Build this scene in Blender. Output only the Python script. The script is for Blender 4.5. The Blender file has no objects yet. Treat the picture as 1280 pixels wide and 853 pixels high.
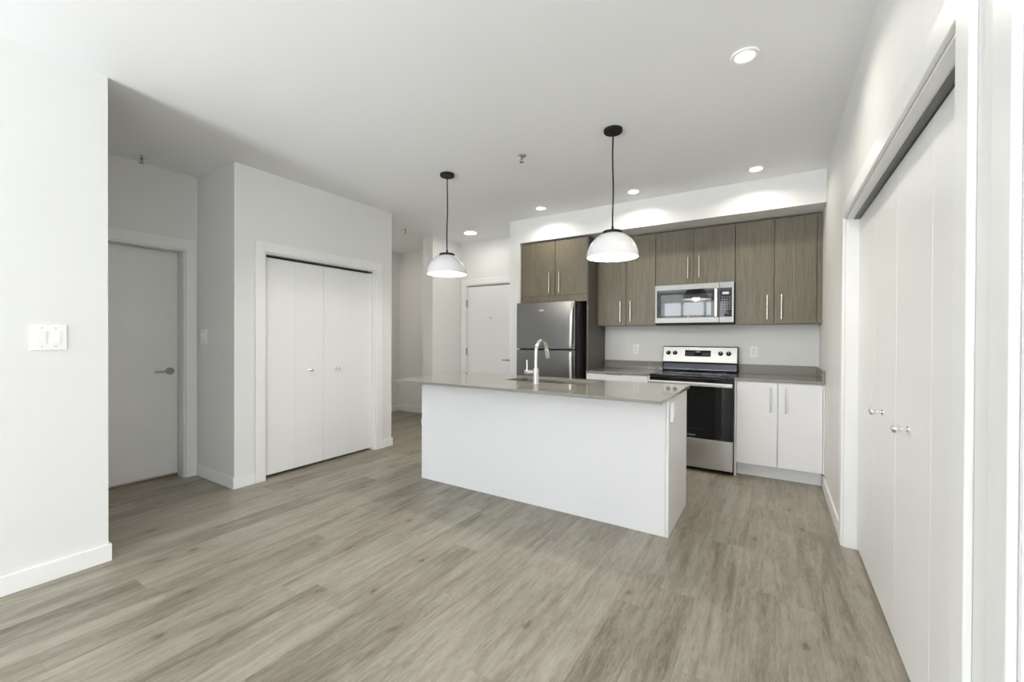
import bpy, bmesh, math, random
from mathutils import Vector, Matrix
PI = math.pi
S = bpy.context.scene
C = S.collection

# ------------------------------------------------------------------ camera
F_PX, TH, H_CAM = 524.7225, 0.5592, 1.2798
PITCH, ROLL, V0 = -0.0057, 0.0042, 425.34
c, s = math.cos(TH), math.sin(TH)
r0, f0, up = Vector((c, s, 0)), Vector((-s, c, 0)), Vector((0, 0, 1))
fw = math.cos(PITCH) * f0 + math.sin(PITCH) * up
u1 = math.cos(PITCH) * up - math.sin(PITCH) * f0
rt = math.cos(ROLL) * r0 + math.sin(ROLL) * u1
uu = math.cos(ROLL) * u1 - math.sin(ROLL) * r0
cam_d = bpy.data.cameras.new('camera')
cam_d.sensor_fit = 'HORIZONTAL'; cam_d.sensor_width = 36.0
cam_d.lens = F_PX / 1280 * 36
cam_d.shift_y = (V0 - 426.5) / 1280
cam_d.clip_start = 0.02
cam = bpy.data.objects.new('camera', cam_d); C.objects.link(cam)
cam.matrix_world = Matrix(((rt.x, uu.x, -fw.x, 0), (rt.y, uu.y, -fw.y, 0), (rt.z, uu.z, -fw.z, H_CAM), (0, 0, 0, 1)))
S.camera = cam

# ------------------------------------------------------------------ world, daylight, exposure
W = bpy.data.worlds.new('world'); S.world = W; W.use_nodes = True
bg = W.node_tree.nodes['Background']
bg.inputs[0].default_value = (0.80, 0.90, 1.0, 1); bg.inputs[1].default_value = 2.5
S.view_settings.view_transform = 'Standard'; S.view_settings.look = 'None'
S.view_settings.gamma = 1.0; S.view_settings.use_curve_mapping = False
S.view_settings.exposure = 0.25
S.cycles.diffuse_bounces = 8; S.cycles.glossy_bounces = 6; S.cycles.max_bounces = 14
S.cycles.use_denoising = True
S.cycles.sample_clamp_indirect = 6.0

def area(name, loc, direction, sx, sy, power, col, shape='RECTANGLE', spread=PI, parent=None):
    L = bpy.data.lights.new(name, 'AREA'); L.shape = shape; L.size = sx; L.size_y = sy
    L.energy = power; L.color = col; L.spread = spread
    o = bpy.data.objects.new(name, L); C.objects.link(o)
    o.location = loc; o.rotation_euler = Vector(direction).to_track_quat('-Z', 'Y').to_euler()
    if parent:
        o.parent = parent; o.location = Vector(loc) - parent.location
    return o
# daylight entering through the wide window behind the viewer
DAY = area('window_daylight', (-2.15, -4.82, 1.40), (0.0, 1, 0.0), 1.8, 2.1, 95, (0.91, 0.955, 1.0))
# added lamp outside the same window, aimed up to brighten the ceiling
CEILING_FILL = area('ceiling_fill', (-2.25, -5.9, -0.1), (0.0, 0.02, 1), 1.9, 2.4, 1480, (0.92, 0.96, 1.0))
# added lamp at an unseen second window, lighting the closet side from the right
SIDE_FILL = area('added_side_daylight', (4.60, -4.82, 1.40), (0.0, 1, 0.0), 3.1, 2.1, 310, (0.91, 0.955, 1.0))
CEILING_FILL2 = area('living_ceiling_fill', (4.60, -5.9, -0.1), (0.0, 0.02, 1), 3.4, 2.4, 300, (0.92, 0.96, 1.0))  # added upward lamp below the second window, more ceiling fill
PENDANT_W, DOWN_W = 18, 3.6
WARM = (1.0, 0.93, 0.83)

# ------------------------------------------------------------------ materials
def mat(name, col, rough=0.5, metal=0.0, spec=0.5, emit=None, strength=0.0, coat=0.0):
    m = bpy.data.materials.new(name); m.use_nodes = True
    b = m.node_tree.nodes['Principled BSDF']
    b.inputs['Base Color'].default_value = (*col, 1); b.inputs['Roughness'].default_value = rough
    b.inputs['Metallic'].default_value = metal; b.inputs['Specular IOR Level'].default_value = spec
    if coat: b.inputs['Coat Weight'].default_value = coat; b.inputs['Coat Roughness'].default_value = 0.05
    if emit:
        b.inputs['Emission Color'].default_value = (*emit, 1); b.inputs['Emission Strength'].default_value = strength
    return m
class NT:
    def __init__(self, m): self.t = m.node_tree; self.n = m.node_tree.nodes; self.b = self.n['Principled BSDF']
    def new(self, kind, **kw):
        o = self.n.new(kind)
        for k, v in kw.items(): setattr(o, k, v)
        return o
    def link(self, a, b): self.t.links.new(a, b)
    def put(self, sock, v):
        if isinstance(v, (int, float)): sock.default_value = v
        elif isinstance(v, (tuple, list)): sock.default_value = v
        else: self.link(v, sock)
    def math(self, op, a, b=0.0, c=0.0):
        o = self.new('ShaderNodeMath', operation=op)
        self.put(o.inputs[0], a); self.put(o.inputs[1], b); self.put(o.inputs[2], c)
        return o.outputs[0]
    def xyz(self, x, y, z):
        o = self.new('ShaderNodeCombineXYZ')
        for i, v in enumerate((x, y, z)): self.put(o.inputs[i], v)
        return o.outputs[0]
    def noise(self, vec, scale=1.0, detail=4.0, rough=0.55, dist=0.0):
        o = self.new('ShaderNodeTexNoise'); self.link(vec, o.inputs['Vector'])
        o.inputs['Scale'].default_value = scale; o.inputs['Detail'].default_value = detail
        o.inputs['Roughness'].default_value = rough; o.inputs['Distortion'].default_value = dist
        return o.outputs['Fac']
    def ramp(self, fac, stops):
        o = self.new('ShaderNodeValToRGB'); e = o.color_ramp.elements
        while len(e) < len(stops): e.new(0.5)
        for k, (p, col) in enumerate(stops): e[k].position = p; e[k].color = (*col, 1)
        self.put(o.inputs[0], fac); return o.outputs[0]
    def mix(self, fac, a, b, mode='MIX'):
        o = self.new('ShaderNodeMix', data_type='RGBA', blend_type=mode)
        self.put(o.inputs[0], fac); self.put(o.inputs[6], a if not isinstance(a, tuple) else (*a, 1)); self.put(o.inputs[7], b if not isinstance(b, tuple) else (*b, 1))
        return o.outputs[2]
    def mrange(self, v, a, b, c0, d):
        o = self.new('ShaderNodeMapRange'); o.clamp = True
        self.put(o.inputs[0], v)
        for i, q in enumerate((a, b, c0, d)): o.inputs[i + 1].default_value = q
        return o.outputs[0]
    def pos(self):
        g = self.new('ShaderNodeNewGeometry'); sp = self.new('ShaderNodeSeparateXYZ'); self.link(g.outputs['Position'], sp.inputs[0])
        return g.outputs['Position'], sp.outputs[0], sp.outputs[1], sp.outputs[2]

def paint(name, col, rough, bump=0.03, scale=220):
    m = mat(name, col, rough); t = NT(m); p, x, y, z = t.pos()
    n = t.noise(p, scale, 3)
    b = t.new('ShaderNodeBump'); b.inputs['Strength'].default_value = bump; b.inputs['Distance'].default_value = 0.002
    t.link(n, b.inputs['Height']); t.link(b.outputs[0], t.b.inputs['Normal'])
    return m
M_WALL = paint('wall_paint', (0.79, 0.79, 0.775), 0.55)
M_CEIL = paint('ceiling_paint', (0.87, 0.875, 0.885), 0.9, 0.02)
M_TRIM = paint('trim_paint', (0.86, 0.86, 0.85), 0.36, 0.01)
M_DOOR = paint('door_paint', (0.84, 0.84, 0.832), 0.36, 0.015, 90)
M_LAM = paint('white_laminate', (0.84, 0.84, 0.85), 0.38, 0.006)
M_PLAST = mat('white_plastic', (0.90, 0.90, 0.90), 0.3)
M_BLACK = mat('black_metal', (0.010, 0.010, 0.011), 0.5, spec=0.3)
M_TRACK = mat('grey_track_metal', (0.16, 0.16, 0.16), 0.4, 0.7)
M_DARK = mat('dark_gap', (0.02, 0.02, 0.02), 0.7)
M_CHROME = mat('chrome', (0.86, 0.86, 0.85), 0.12, 1.0)
M_NICKEL = mat('satin_nickel', (0.80, 0.76, 0.69), 0.26, 1.0)
M_DNICK = mat('dark_nickel', (0.34, 0.33, 0.31), 0.35, 1.0)
M_ENAMEL = mat('white_enamel', (0.82, 0.82, 0.83), 0.18, coat=0.5)
M_BULB = mat('lit_bulb', (1, 1, 1), 0.5, emit=(1.0, 0.93, 0.82), strength=7)
M_LENS = mat('lit_lens', (1, 1, 1), 0.5, emit=(1.0, 0.95, 0.87), strength=9)
M_GLASSBLK = mat('black_glass', (0.006, 0.006, 0.007), 0.05, spec=0.32)
M_GREYGLASS = mat('grey_oven_glass', (0.045, 0.048, 0.05), 0.03, spec=0.7)
M_DISP = mat('lit_display', (0.02, 0.02, 0.02), 0.2, emit=(0.75, 0.85, 0.95), strength=0.55)
M_LOGO = mat('logo_metal', (0.75, 0.75, 0.74), 0.3, 0.6)
M_LOGOD = mat('logo_dark', (0.18, 0.18, 0.18), 0.4)
M_MARK = mat('printed_mark', (0.45, 0.45, 0.48), 0.5)
M_OAK = mat('oak_threshold', (0.33, 0.24, 0.16), 0.5)

def steel(name, col, rough, axis, var=0.015):
    m = mat(name, col, rough, 1.0); t = NT(m); p, x, y, z = t.pos()
    v = t.xyz(t.math('MULTIPLY', x, 3 if axis == 'x' else 500), t.math('MULTIPLY', y, 3 if axis == 'x' else 500), t.math('MULTIPLY', z, 500 if axis == 'x' else 3))
    n = t.noise(v, 1, 2)
    t.link(t.mrange(n, 0.3, 0.7, rough - var, rough + var), t.b.inputs['Roughness'])
    t.b.inputs['Anisotropic'].default_value = 0.4
    return m
M_STEEL = steel('stainless_steel', (0.66, 0.65, 0.635), 0.30, 'x', 0.005)
M_BRIGHT = steel('bright_steel', (0.64, 0.635, 0.62), 0.46, 'x')
M_MWSTEEL = steel('microwave_steel', (0.40, 0.397, 0.388), 0.50, 'x')
M_VENT = steel('reflection_tinted_steel', (0.20, 0.215, 0.26), 0.22, 'x')  # base colour carries the bluish reflection seen on the steel
M_PANEL = mat('dark_melamine', (0.088, 0.082, 0.069), 0.45)
M_FRIDGE = steel('grey_stainless', (0.205, 0.202, 0.196), 0.30, 'z')
M_FRSIDE = mat('dark_fridge_side', (0.055, 0.055, 0.055), 0.35)
M_SINK = steel('sink_steel', (0.55, 0.55, 0.54), 0.25, 'x')

def wood_laminate():
    m = mat('wood_laminate', (0.2, 0.18, 0.14), 0.42); t = NT(m); p, x, y, z = t.pos()
    v = t.xyz(t.math('MULTIPLY', x, 210), t.math('MULTIPLY', y, 210), t.math('MULTIPLY', z, 5.0))
    v2 = t.xyz(t.math('MULTIPLY', x, 75), t.math('MULTIPLY', y, 75), t.math('MULTIPLY', z, 1.2))
    a = t.noise(v, 1, 3, 0.6); b = t.noise(v2, 1, 2, 0.5)
    f = t.math('ADD', t.math('MULTIPLY', a, 0.72), t.math('MULTIPLY', b, 0.28))
    t.link(t.ramp(f, [(0.34, (0.112, 0.095, 0.064)), (0.5, (0.163, 0.142, 0.099)), (0.66, (0.212, 0.187, 0.135))]), t.b.inputs['Base Color'])
    return m
M_WOOD = wood_laminate()

def quartz():
    m = mat('quartz', (0.3, 0.28, 0.25), 0.05, spec=0.55); t = NT(m); p, x, y, z = t.pos()
    n = t.noise(p, 160, 3); n2 = t.noise(p, 900, 1)
    f = t.math('ADD', t.math('MULTIPLY', n, 0.5), t.math('MULTIPLY', n2, 0.5))
    t.link(t.ramp(f, [(0.35, (0.232, 0.222, 0.192)), (0.65, (0.292, 0.282, 0.250))]), t.b.inputs['Base Color'])
    return m
M_QUARTZ = quartz()

def floor_mat():
    m = mat('plank_floor', (0.35, 0.31, 0.26), 0.42, spec=0.4); t = NT(m); p, x, y, z = t.pos()
    w, L = 0.168, 1.22
    xs = t.math('DIVIDE', t.math('ADD', x, 0.322 + 50 * w), w); row = t.math('FLOOR', xs); fx = t.math('FRACT', xs)
    wn = t.new('ShaderNodeTexWhiteNoise', noise_dimensions='1D'); t.link(row, wn.inputs['W'])
    ys = t.math('DIVIDE', t.math('ADD', y, t.math('ADD', t.math('MULTIPLY', wn.outputs['Value'], L), 40.0)), L)
    col = t.math('FLOOR', ys); fy = t.math('FRACT', ys)
    w2 = t.new('ShaderNodeTexWhiteNoise', noise_dimensions='2D'); t.link(t.xyz(row, col, 0), w2.inputs['Vector'])
    sp = t.new('ShaderNodeSeparateColor'); t.link(w2.outputs['Color'], sp.inputs[0]); r1, r2, r3 = sp.outputs
    ox, oy = t.math('MULTIPLY', r2, 37.0), t.math('MULTIPLY', r3, 53.0)
    # fine grain, broad streaks and soft patches, all stretched along the plank
    g0 = t.noise(t.xyz(t.math('ADD', t.math('MULTIPLY', x, 260), ox), t.math('ADD', t.math('MULTIPLY', y, 34), oy), r1), 1, 3, 0.65)
    g1 = t.noise(t.xyz(t.math('ADD', t.math('MULTIPLY', x, 75), ox), t.math('ADD', t.math('MULTIPLY', y, 9.5), oy), r1), 1, 5, 0.68, 0.5)
    g2 = t.noise(t.xyz(t.math('ADD', t.math('MULTIPLY', x, 17), ox), t.math('ADD', t.math('MULTIPLY', y, 1.7), oy), r1), 1, 4, 0.6, 1.2)
    g3 = t.noise(t.xyz(t.math('ADD', t.math('MULTIPLY', x, 7), oy), t.math('ADD', t.math('MULTIPLY', y, 2.2), ox), r1), 1, 3, 0.55, 0.6)
    f = t.math('ADD', t.math('ADD', t.math('MULTIPLY', g1, 0.32), t.math('MULTIPLY', g2, 0.34)), t.math('ADD', t.math('MULTIPLY', g3, 0.18), t.math('MULTIPLY', g0, 0.16)))
    f = t.math('ADD', f, t.math('MULTIPLY', t.math('SUBTRACT', r1, 0.5), 0.10))
    band = t.noise(t.xyz(t.math('ADD', t.math('MULTIPLY', x, 9.5), oy), t.math('ADD', t.math('MULTIPLY', y, 0.75), ox), r2), 1, 3, 0.55, 0.8)
    f = t.math('SUBTRACT', f, t.mrange(band, 0.52, 0.70, 0.0, 0.10))
    pore = t.noise(t.xyz(t.math('ADD', t.math('MULTIPLY', x, 190), ox), t.math('ADD', t.math('MULTIPLY', y, 11), oy), r3), 1, 2, 0.5)
    f = t.math('SUBTRACT', f, t.mrange(pore, 0.60, 0.72, 0.0, 0.07))
    base = t.ramp(f, [(0.32, (0.128, 0.109, 0.081)), (0.42, (0.218, 0.193, 0.150)), (0.52, (0.308, 0.280, 0.227)), (0.63, (0.388, 0.360, 0.302))])
    # knots
    kv = t.xyz(t.math('ADD', t.math('MULTIPLY', x, 3.9), 3.3), t.math('MULTIPLY', y, 2.0), 0)
    vo = t.new('ShaderNodeTexVoronoi', voronoi_dimensions='2D', feature='F1'); vo.inputs['Scale'].default_value = 1.0; t.link(kv, vo.inputs['Vector'])
    sc = t.new('ShaderNodeSeparateColor'); t.link(vo.outputs['Color'], sc.inputs[0])
    nd = t.math('ADD', vo.outputs['Distance'], t.math('MULTIPLY', t.math('SUBTRACT', t.noise(kv, 11, 3), 0.5), 0.20))
    core = t.math('MULTIPLY', t.mrange(nd, 0.0, 0.085, 1, 0), t.math('GREATER_THAN', sc.outputs[0], 0.62))
    halo = t.math('MULTIPLY', t.mrange(nd, 0.03, 0.30, 0.42, 0), t.math('GREATER_THAN', sc.outputs[0], 0.62))
    base = t.mix(halo, base, (0.22, 0.185, 0.14)); base = t.mix(t.math('MULTIPLY', core, 0.75), base, (0.085, 0.068, 0.05))
    # seams
    ex = t.math('MULTIPLY', t.math('MINIMUM', fx, t.math('SUBTRACT', 1.0, fx)), w)
    ey = t.math('MULTIPLY', t.math('MINIMUM', fy, t.math('SUBTRACT', 1.0, fy)), L)
    seam = t.mrange(t.math('MINIMUM', ex, ey), 0.0003, 0.0014, 0.30, 0)
    base = t.mix(seam, base, (0.10, 0.085, 0.065))
    t.link(base, t.b.inputs['Base Color'])
    t.link(t.mrange(g1, 0.3, 0.7, 0.30, 0.44), t.b.inputs['Roughness'])
    b = t.new('ShaderNodeBump'); b.inputs['Strength'].default_value = 0.12; b.inputs['Distance'].default_value = 0.001
    t.link(g1, b.inputs['Height']); t.link(b.outputs[0], t.b.inputs['Normal'])
    return m
M_FLOOR = floor_mat()

def glass_mat():
    m = bpy.data.materials.new('window_glass'); m.use_nodes = True; n = m.node_tree.nodes; n.clear()
    o = n.new('ShaderNodeOutputMaterial'); mx = n.new('ShaderNodeMixShader'); tr = n.new('ShaderNodeBsdfTransparent'); gl = n.new('ShaderNodeBsdfGlossy')
    gl.inputs['Roughness'].default_value = 0.02; mx.inputs[0].default_value = 0.06
    k = m.node_tree.links.new; k(tr.outputs[0], mx.inputs[1]); k(gl.outputs[0], mx.inputs[2]); k(mx.outputs[0], o.inputs[0])
    return m
M_GLASS = glass_mat()

# ------------------------------------------------------------------ mesh helpers (world coordinates)
class MB:
    def __init__(self): self.bm = bmesh.new()
    def box(self, x0, x1, y0, y1, z0, z1):
        v = [self.bm.verts.new((x, y, z)) for z in (z0, z1) for y in (y0, y1) for x in (x0, x1)]
        for q in ((0, 2, 3, 1), (4, 5, 7, 6), (0, 1, 5, 4), (2, 6, 7, 3), (0, 4, 6, 2), (1, 3, 7, 5)): self.bm.faces.new([v[i] for i in q])
        return self
    def prism(self, pts, axis, a0, a1):
        """polygon pts in the two other axes, extruded along axis"""
        def P(p, a):
            if axis == 'x': return (a, p[0], p[1])
            if axis == 'y': return (p[0], a, p[1])
            return (p[0], p[1], a)
        A = [self.bm.verts.new(P(p, a0)) for p in pts]; B = [self.bm.verts.new(P(p, a1)) for p in pts]; n = len(pts)
        self.bm.faces.new(A); self.bm.faces.new(B[::-1])
        for i in range(n): self.bm.faces.new((A[i], B[i], B[(i + 1) % n], A[(i + 1) % n]))
        return self
    def lathe(self, prof, cen, axis=(0, 0, 1), n=40, cap0=True, cap1=True):
        """prof: list of (radius, height along axis)"""
        a = Vector(axis).normalized(); e = a.orthogonal().normalized(); g = a.cross(e); cen = Vector(cen); rings = []
        for r, h in prof:
            if r < 1e-6: rings.append([self.bm.verts.new(cen + a * h)])
            else: rings.append([self.bm.verts.new(cen + a * h + e * (r * math.cos(2 * PI * k / n)) + g * (r * math.sin(2 * PI * k / n))) for k in range(n)])
        for A, B in zip(rings, rings[1:]):
            for k in range(n):
                if len(A) == 1 and len(B) == 1: continue
                if len(A) == 1: self.bm.faces.new((A[0], B[k], B[(k + 1) % n]))
                elif len(B) == 1: self.bm.faces.new((A[k], A[(k + 1) % n], B[0]))
                else: self.bm.faces.new((A[k], A[(k + 1) % n], B[(k + 1) % n], B[k]))
        if cap0 and len(rings[0]) > 1: self.bm.faces.new(rings[0][::-1])
        if cap1 and len(rings[-1]) > 1: self.bm.faces.new(rings[-1])
        return self
    def tube(self, pts, r, n=16):
        pts = [Vector(p) for p in pts]; rings = []; prev = None
        rs = r if isinstance(r, (list, tuple)) else [r] * len(pts)
        for i, p in enumerate(pts):
            d = (pts[min(i + 1, len(pts) - 1)] - pts[max(i - 1, 0)]).normalized()
            e = d.orthogonal().normalized() if prev is None else (prev - d * prev.dot(d)).normalized()
            prev = e; g = d.cross(e)
            rings.append([self.bm.verts.new(p + e * (rs[i] * math.cos(2 * PI * k / n)) + g * (rs[i] * math.sin(2 * PI * k / n))) for k in range(n)])
        for A, B in zip(rings, rings[1:]):
            for k in range(n): self.bm.faces.new((A[k], A[(k + 1) % n], B[(k + 1) % n], B[k]))
        self.bm.faces.new(rings[0][::-1]); self.bm.faces.new(rings[-1])
        return self
    def frame(self, axis, a0, a1, o, i):
        """rectangular plate with a rectangular hole; o,i = (p0,p1,q0,q1) outer and inner in the other two axes"""
        P = sorted((o[0], i[0], i[1], o[1])); Q = sorted((o[2], i[2], i[3], o[3]))
        def pt(p, q, a):
            if axis == 'x': return (a, p, q)
            if axis == 'y': return (p, a, q)
            return (p, q, a)
        g = [[[self.bm.verts.new(pt(P[j], Q[k], a)) for k in range(4)] for j in range(4)] for a in (a0, a1)]
        for j in range(3):
            for k in range(3):
                if j == 1 and k == 1: continue
                self.bm.faces.new((g[0][j][k], g[0][j + 1][k], g[0][j + 1][k + 1], g[0][j][k + 1]))
                self.bm.faces.new((g[1][j][k], g[1][j][k + 1], g[1][j + 1][k + 1], g[1][j + 1][k]))
        for loop in ([(j, 0) for j in range(3)] + [(3, k) for k in range(3)] + [(j, 3) for j in (3, 2, 1)] + [(0, k) for k in (3, 2, 1)], [(1, 1), (1, 2), (2, 2), (2, 1)]):
            n = len(loop)
            for a in range(n):
                j, k = loop[a]; j2, k2 = loop[(a + 1) % n]
                self.bm.faces.new((g[0][j][k], g[1][j][k], g[1][j2][k2], g[0][j2][k2]))
        return self

def build(name, mb, m, parent=None, bevel=0.0, smooth=False, seg=2):
    bm = mb.bm; bmesh.ops.recalc_face_normals(bm, faces=bm.faces[:])
    if parent is None:
        xs = [v.co for v in bm.verts]
        o0 = Vector(((min(v.x for v in xs) + max(v.x for v in xs)) / 2, (min(v.y for v in xs) + max(v.y for v in xs)) / 2, min(v.z for v in xs)))
    else:
        r = parent
        while r.parent: r = r.parent
        o0 = r.location.copy()
    bmesh.ops.translate(bm, vec=-o0, verts=bm.verts[:])
    me = bpy.data.meshes.new(name); bm.to_mesh(me); bm.free()
    me.materials.append(m)
    if smooth:
        for p in me.polygons: p.use_smooth = True
        me.set_sharp_from_angle(angle=math.radians(38))
    o = bpy.data.objects.new(name, me); C.objects.link(o)
    if parent is None: o.location = o0
    else: o.parent = parent
    if bevel:
        b = o.modifiers.new('bevel', 'BEVEL'); b.width = bevel; b.segments = seg; b.limit_method = 'ANGLE'; b.angle_limit = math.radians(40)
        if not smooth:
            for p in me.polygons: p.use_smooth = True
            me.set_sharp_from_angle(angle=math.radians(80))
        w = o.modifiers.new('normals', 'WEIGHTED_NORMAL'); w.keep_sharp = False
    return o
def tag(o, label, cat, group=None, kind=None):
    o['label'] = label; o['category'] = cat
    if group: o['group'] = group
    if kind: o['kind'] = kind
    return o
def thing(name, label, cat, loc, group=None, kind=None):
    o = bpy.data.objects.new(name, None); C.objects.link(o); o.location = loc; o.empty_display_size = 0.1
    return tag(o, label, cat, group, kind)
def struct(name, mb, m, label, cat, bevel=0.0):
    return tag(build(name, mb, m, None, bevel), label, cat, None, 'structure')
def box(*a): return MB().box(*a)
def copy_tree(o, loc):
    r = o.copy(); C.objects.link(r); r.location = loc
    for ch in list(o.children):
        k = ch.copy(); C.objects.link(k); k.parent = r
        for g in ch.children:
            q = g.copy(); C.objects.link(q); q.parent = k
    return r
def text(name, body, size, loc, rot, m, parent, thick=0.0004):
    cu = bpy.data.curves.new(name, 'FONT'); cu.body = body; cu.size = size; cu.align_x = 'CENTER'; cu.align_y = 'CENTER'; cu.extrude = thick
    tmp = bpy.data.objects.new(name, cu); C.objects.link(tmp)
    bpy.context.view_layer.update()
    me = bpy.data.meshes.new_from_object(tmp.evaluated_get(bpy.context.evaluated_depsgraph_get()))
    bpy.data.objects.remove(tmp); bpy.data.curves.remove(cu)
    me.name = name; me.materials.clear(); me.materials.append(m)
    o = bpy.data.objects.new(name, me); C.objects.link(o)
    r = parent
    while r.parent: r = r.parent
    o.parent = parent; o.location = Vector(loc) - r.location; o.rotation_euler = rot
    return o

# ------------------------------------------------------------------ the setting
H = 2.74
xA, yA = -3.205, 0.803          # near wall on the viewer's left and where it ends
xB, yC = -4.519, 1.744          # hall wall with the door, return wall
xC, yD = -3.832, 3.444          # closet wall and its far end
xE, yE = -5.575, 5.19           # nook
xF0, xF, yF, yG = -4.347, -4.156, 4.493, 5.134
xK0, xK1, yS, zS = -2.834, -2.690, 4.472, 2.452
xR, yK = 0.367, 5.05
YW = -4.5                       # window wall behind the viewer
ROOM = 'surrounding room'
struct('floor', box(-5.8, 6.9, YW - 0.12, 5.4, -0.1, 0), M_FLOOR, 'grey-brown wood plank flooring running through the whole room', 'floor')
struct('ceiling', box(-5.8, 6.9, YW - 0.12, 5.4, H, H + 0.1), M_CEIL, 'smooth white ceiling over the whole room', 'ceiling')
struct('wall_left', box(xA - 0.12, xA, YW, yA, 0, H), M_WALL, 'pale wall in front with the double rocker switch on it', 'wall')
OB = (0.84, 1.65, 2.06)         # hall door opening
mb = MB().box(xB - 0.16, xB, -0.8, OB[0], 0, H).box(xB - 0.16, xB, OB[1], yC, 0, H).box(xB - 0.16, xB, OB[0], OB[1], OB[2], H)
struct('wall_hall', mb, M_WALL, 'shaded wall around the hall door with the lever handle', 'wall')
struct('hall_light_blocker', box(xB - 0.26, xB - 0.162, OB[0] - 0.1, OB[1] + 0.1, 0, OB[2] + 0.1), M_WALL, 'unseen panel added behind the shaded hall door to block light', 'wall')  # added box that stops light leaking under the hall door
struct('wall_hall_end', box(xB, xA - 0.12, -0.8, -0.68, 0, H), M_WALL, 'end wall of the short hall behind the pale front wall', 'wall')
struct('wall_return', box(xB - 0.16, xC, yC, yC + 0.12, 0, H), M_WALL, 'narrow shaded return wall with a single switch plate', 'wall')
OC = (1.99, 3.215, 2.03)        # closet opening
mb = MB().box(xC - 0.12, xC, yC + 0.12, OC[0], 0, H).box(xC - 0.12, xC, OC[1], yD, 0, H).box(xC - 0.12, xC, OC[0], OC[1], OC[2], H)
struct('wall_closet', mb, M_WALL, 'wall around the white two-knob closet doors beside the hall', 'wall')
struct('wall_closet_back', box(-4.68, -4.6, yC + 0.12, yD - 0.12, 0, H), M_WALL, 'back wall inside the closet next to the hall', 'wall')
struct('wall_nook_near', box(xE - 0.12, xC - 0.12, yD - 0.12, yD, 0, H), M_WALL, 'side wall of the nook behind the closet', 'wall')
struct('wall_nook_left', box(xE - 0.12, xE, yD, yE, 0, H), M_WALL, 'left wall of the dim nook past the closet', 'wall')
struct('wall_nook_back', box(xE - 0.12, xF0, yE, yE + 0.12, 0, H), M_WALL, 'back wall of the dim nook with a low outlet', 'wall')
struct('wall_entry_left', box(xF0, xF, yF, yE + 0.12, 0, H), M_WALL, 'short partition wall between the nook and the entry door', 'wall')
OG = (-4.05, -3.19, 2.083)      # entry door opening
mb = MB().box(xF, OG[0], yG, yG + 0.12, 0, H).box(OG[1], xK1, yG, yG + 0.12, 0, H).box(OG[0], OG[1], yG, yG + 0.12, OG[2], H)
struct('wall_entry', mb, M_WALL, 'wall around and above the white entry door', 'wall')
struct('entry_light_blocker', box(OG[0] - 0.1, OG[1] + 0.1, yG + 0.122, yG + 0.22, 0, OG[2] + 0.1), M_WALL, 'unseen panel added behind the entry door to block light', 'wall')  # added box that keeps outside light from leaking round the entry door
mb = MB().box(xK0, xK1, yS, yG, 0, H)
struct('wall_kitchen_left', mb, M_WALL, 'slim white wall end beside the fridge', 'wall')
struct('wall_kitchen', box(xK1, xR + 0.12, yK, yK + 0.12, 0, H), M_WALL, 'kitchen back wall between counter and wall cabinets', 'wall')
struct('ceiling_bulkhead', box(xK1, xR, yS, yK, zS, H), M_WALL, 'white dropped bulkhead above the wood wall cabinets', 'bulkhead')
OR = (1.39, 3.28, 2.024)        # closet opening in the right wall
O2 = (0.28, 1.096, 2.03)        # second opening, only its far casing is in view
mb = MB().box(xR, xR + 0.12, OR[1], yK, 0, H).box(xR, xR + 0.12, OR[0], OR[1], OR[2], H).box(xR, xR + 0.12, O2[1], OR[0], 0, H)
mb.box(xR, xR + 0.12, O2[0], O2[1], O2[2], H).box(xR, xR + 0.12, -0.6, O2[0], 0, H)
struct('wall_right', mb, M_WALL, 'long pale wall around the bifold closet doors beside the base cabinets', 'wall')
mb = MB().box(1.0, 1.1, 0.1, 3.5, 0, H).box(xR + 0.12, 1.0, 3.4, 3.5, 0, H).box(xR + 0.12, 1.0, 1.19, 1.29, 0, H).box(xR + 0.12, 1.1, -0.6, 0.1, 0, H)
struct('wall_right_closet', mb, M_WALL, 'inside walls of the closet behind the bifold doors', 'wall')
# window wall behind the viewer
WX0, WX1, WZ0, WZ1 = -3.12, -1.15, 0.20, 2.45
VX0, VX1 = 3.0, 6.2
XE = 6.7
mb = MB().box(xA - 0.12, XE + 0.12, YW - 0.12, YW, 0, WZ0).box(xA - 0.12, XE + 0.12, YW - 0.12, YW, WZ1, H)
mb.box(xA - 0.12, WX0, YW - 0.12, YW, WZ0, WZ1).box(WX1, VX0, YW - 0.12, YW, WZ0, WZ1).box(VX1, XE + 0.12, YW - 0.12, YW, WZ0, WZ1)
struct('wall_window', mb, M_WALL, 'wall with one wide window and an added second window', 'wall')
mb = MB().box(XE, XE + 0.12, YW, -0.5, 0, H).box(1.1, XE, -0.62, -0.5, 0, H)
struct('wall_living', mb, M_WALL, 'walls of the living area behind the viewer', 'wall')
def window(name, a0, a1, label):
    w = thing(name, label, 'window', ((a0 + a1) / 2, YW - 0.06, WZ0), None, 'structure')
    build('window_frame', MB().frame('y', YW - 0.10, YW - 0.04, (a0, a1, WZ0, WZ1), (a0 + 0.06, a1 - 0.06, WZ0 + 0.06, WZ1 - 0.06)), M_TRIM, w)
    for k in (1, 2):
        xm = a0 + (a1 - a0) * k / 3
        build('mullion', box(xm - 0.03, xm + 0.03, YW - 0.10, YW - 0.04, WZ0 + 0.06, WZ1 - 0.06), M_TRIM, w)
    for k in range(3):
        xa = a0 + (a1 - a0) * k / 3 + (0.06 if k == 0 else 0.03); xb = a0 + (a1 - a0) * (k + 1) / 3 - (0.06 if k == 2 else 0.03)
        build('glass_pane', box(xa, xb, YW - 0.075, YW - 0.067, WZ0 + 0.06, WZ1 - 0.06), M_GLASS, w)
window('window_1', WX0, WX1, 'wide three-pane window facing the kitchen island')
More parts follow.
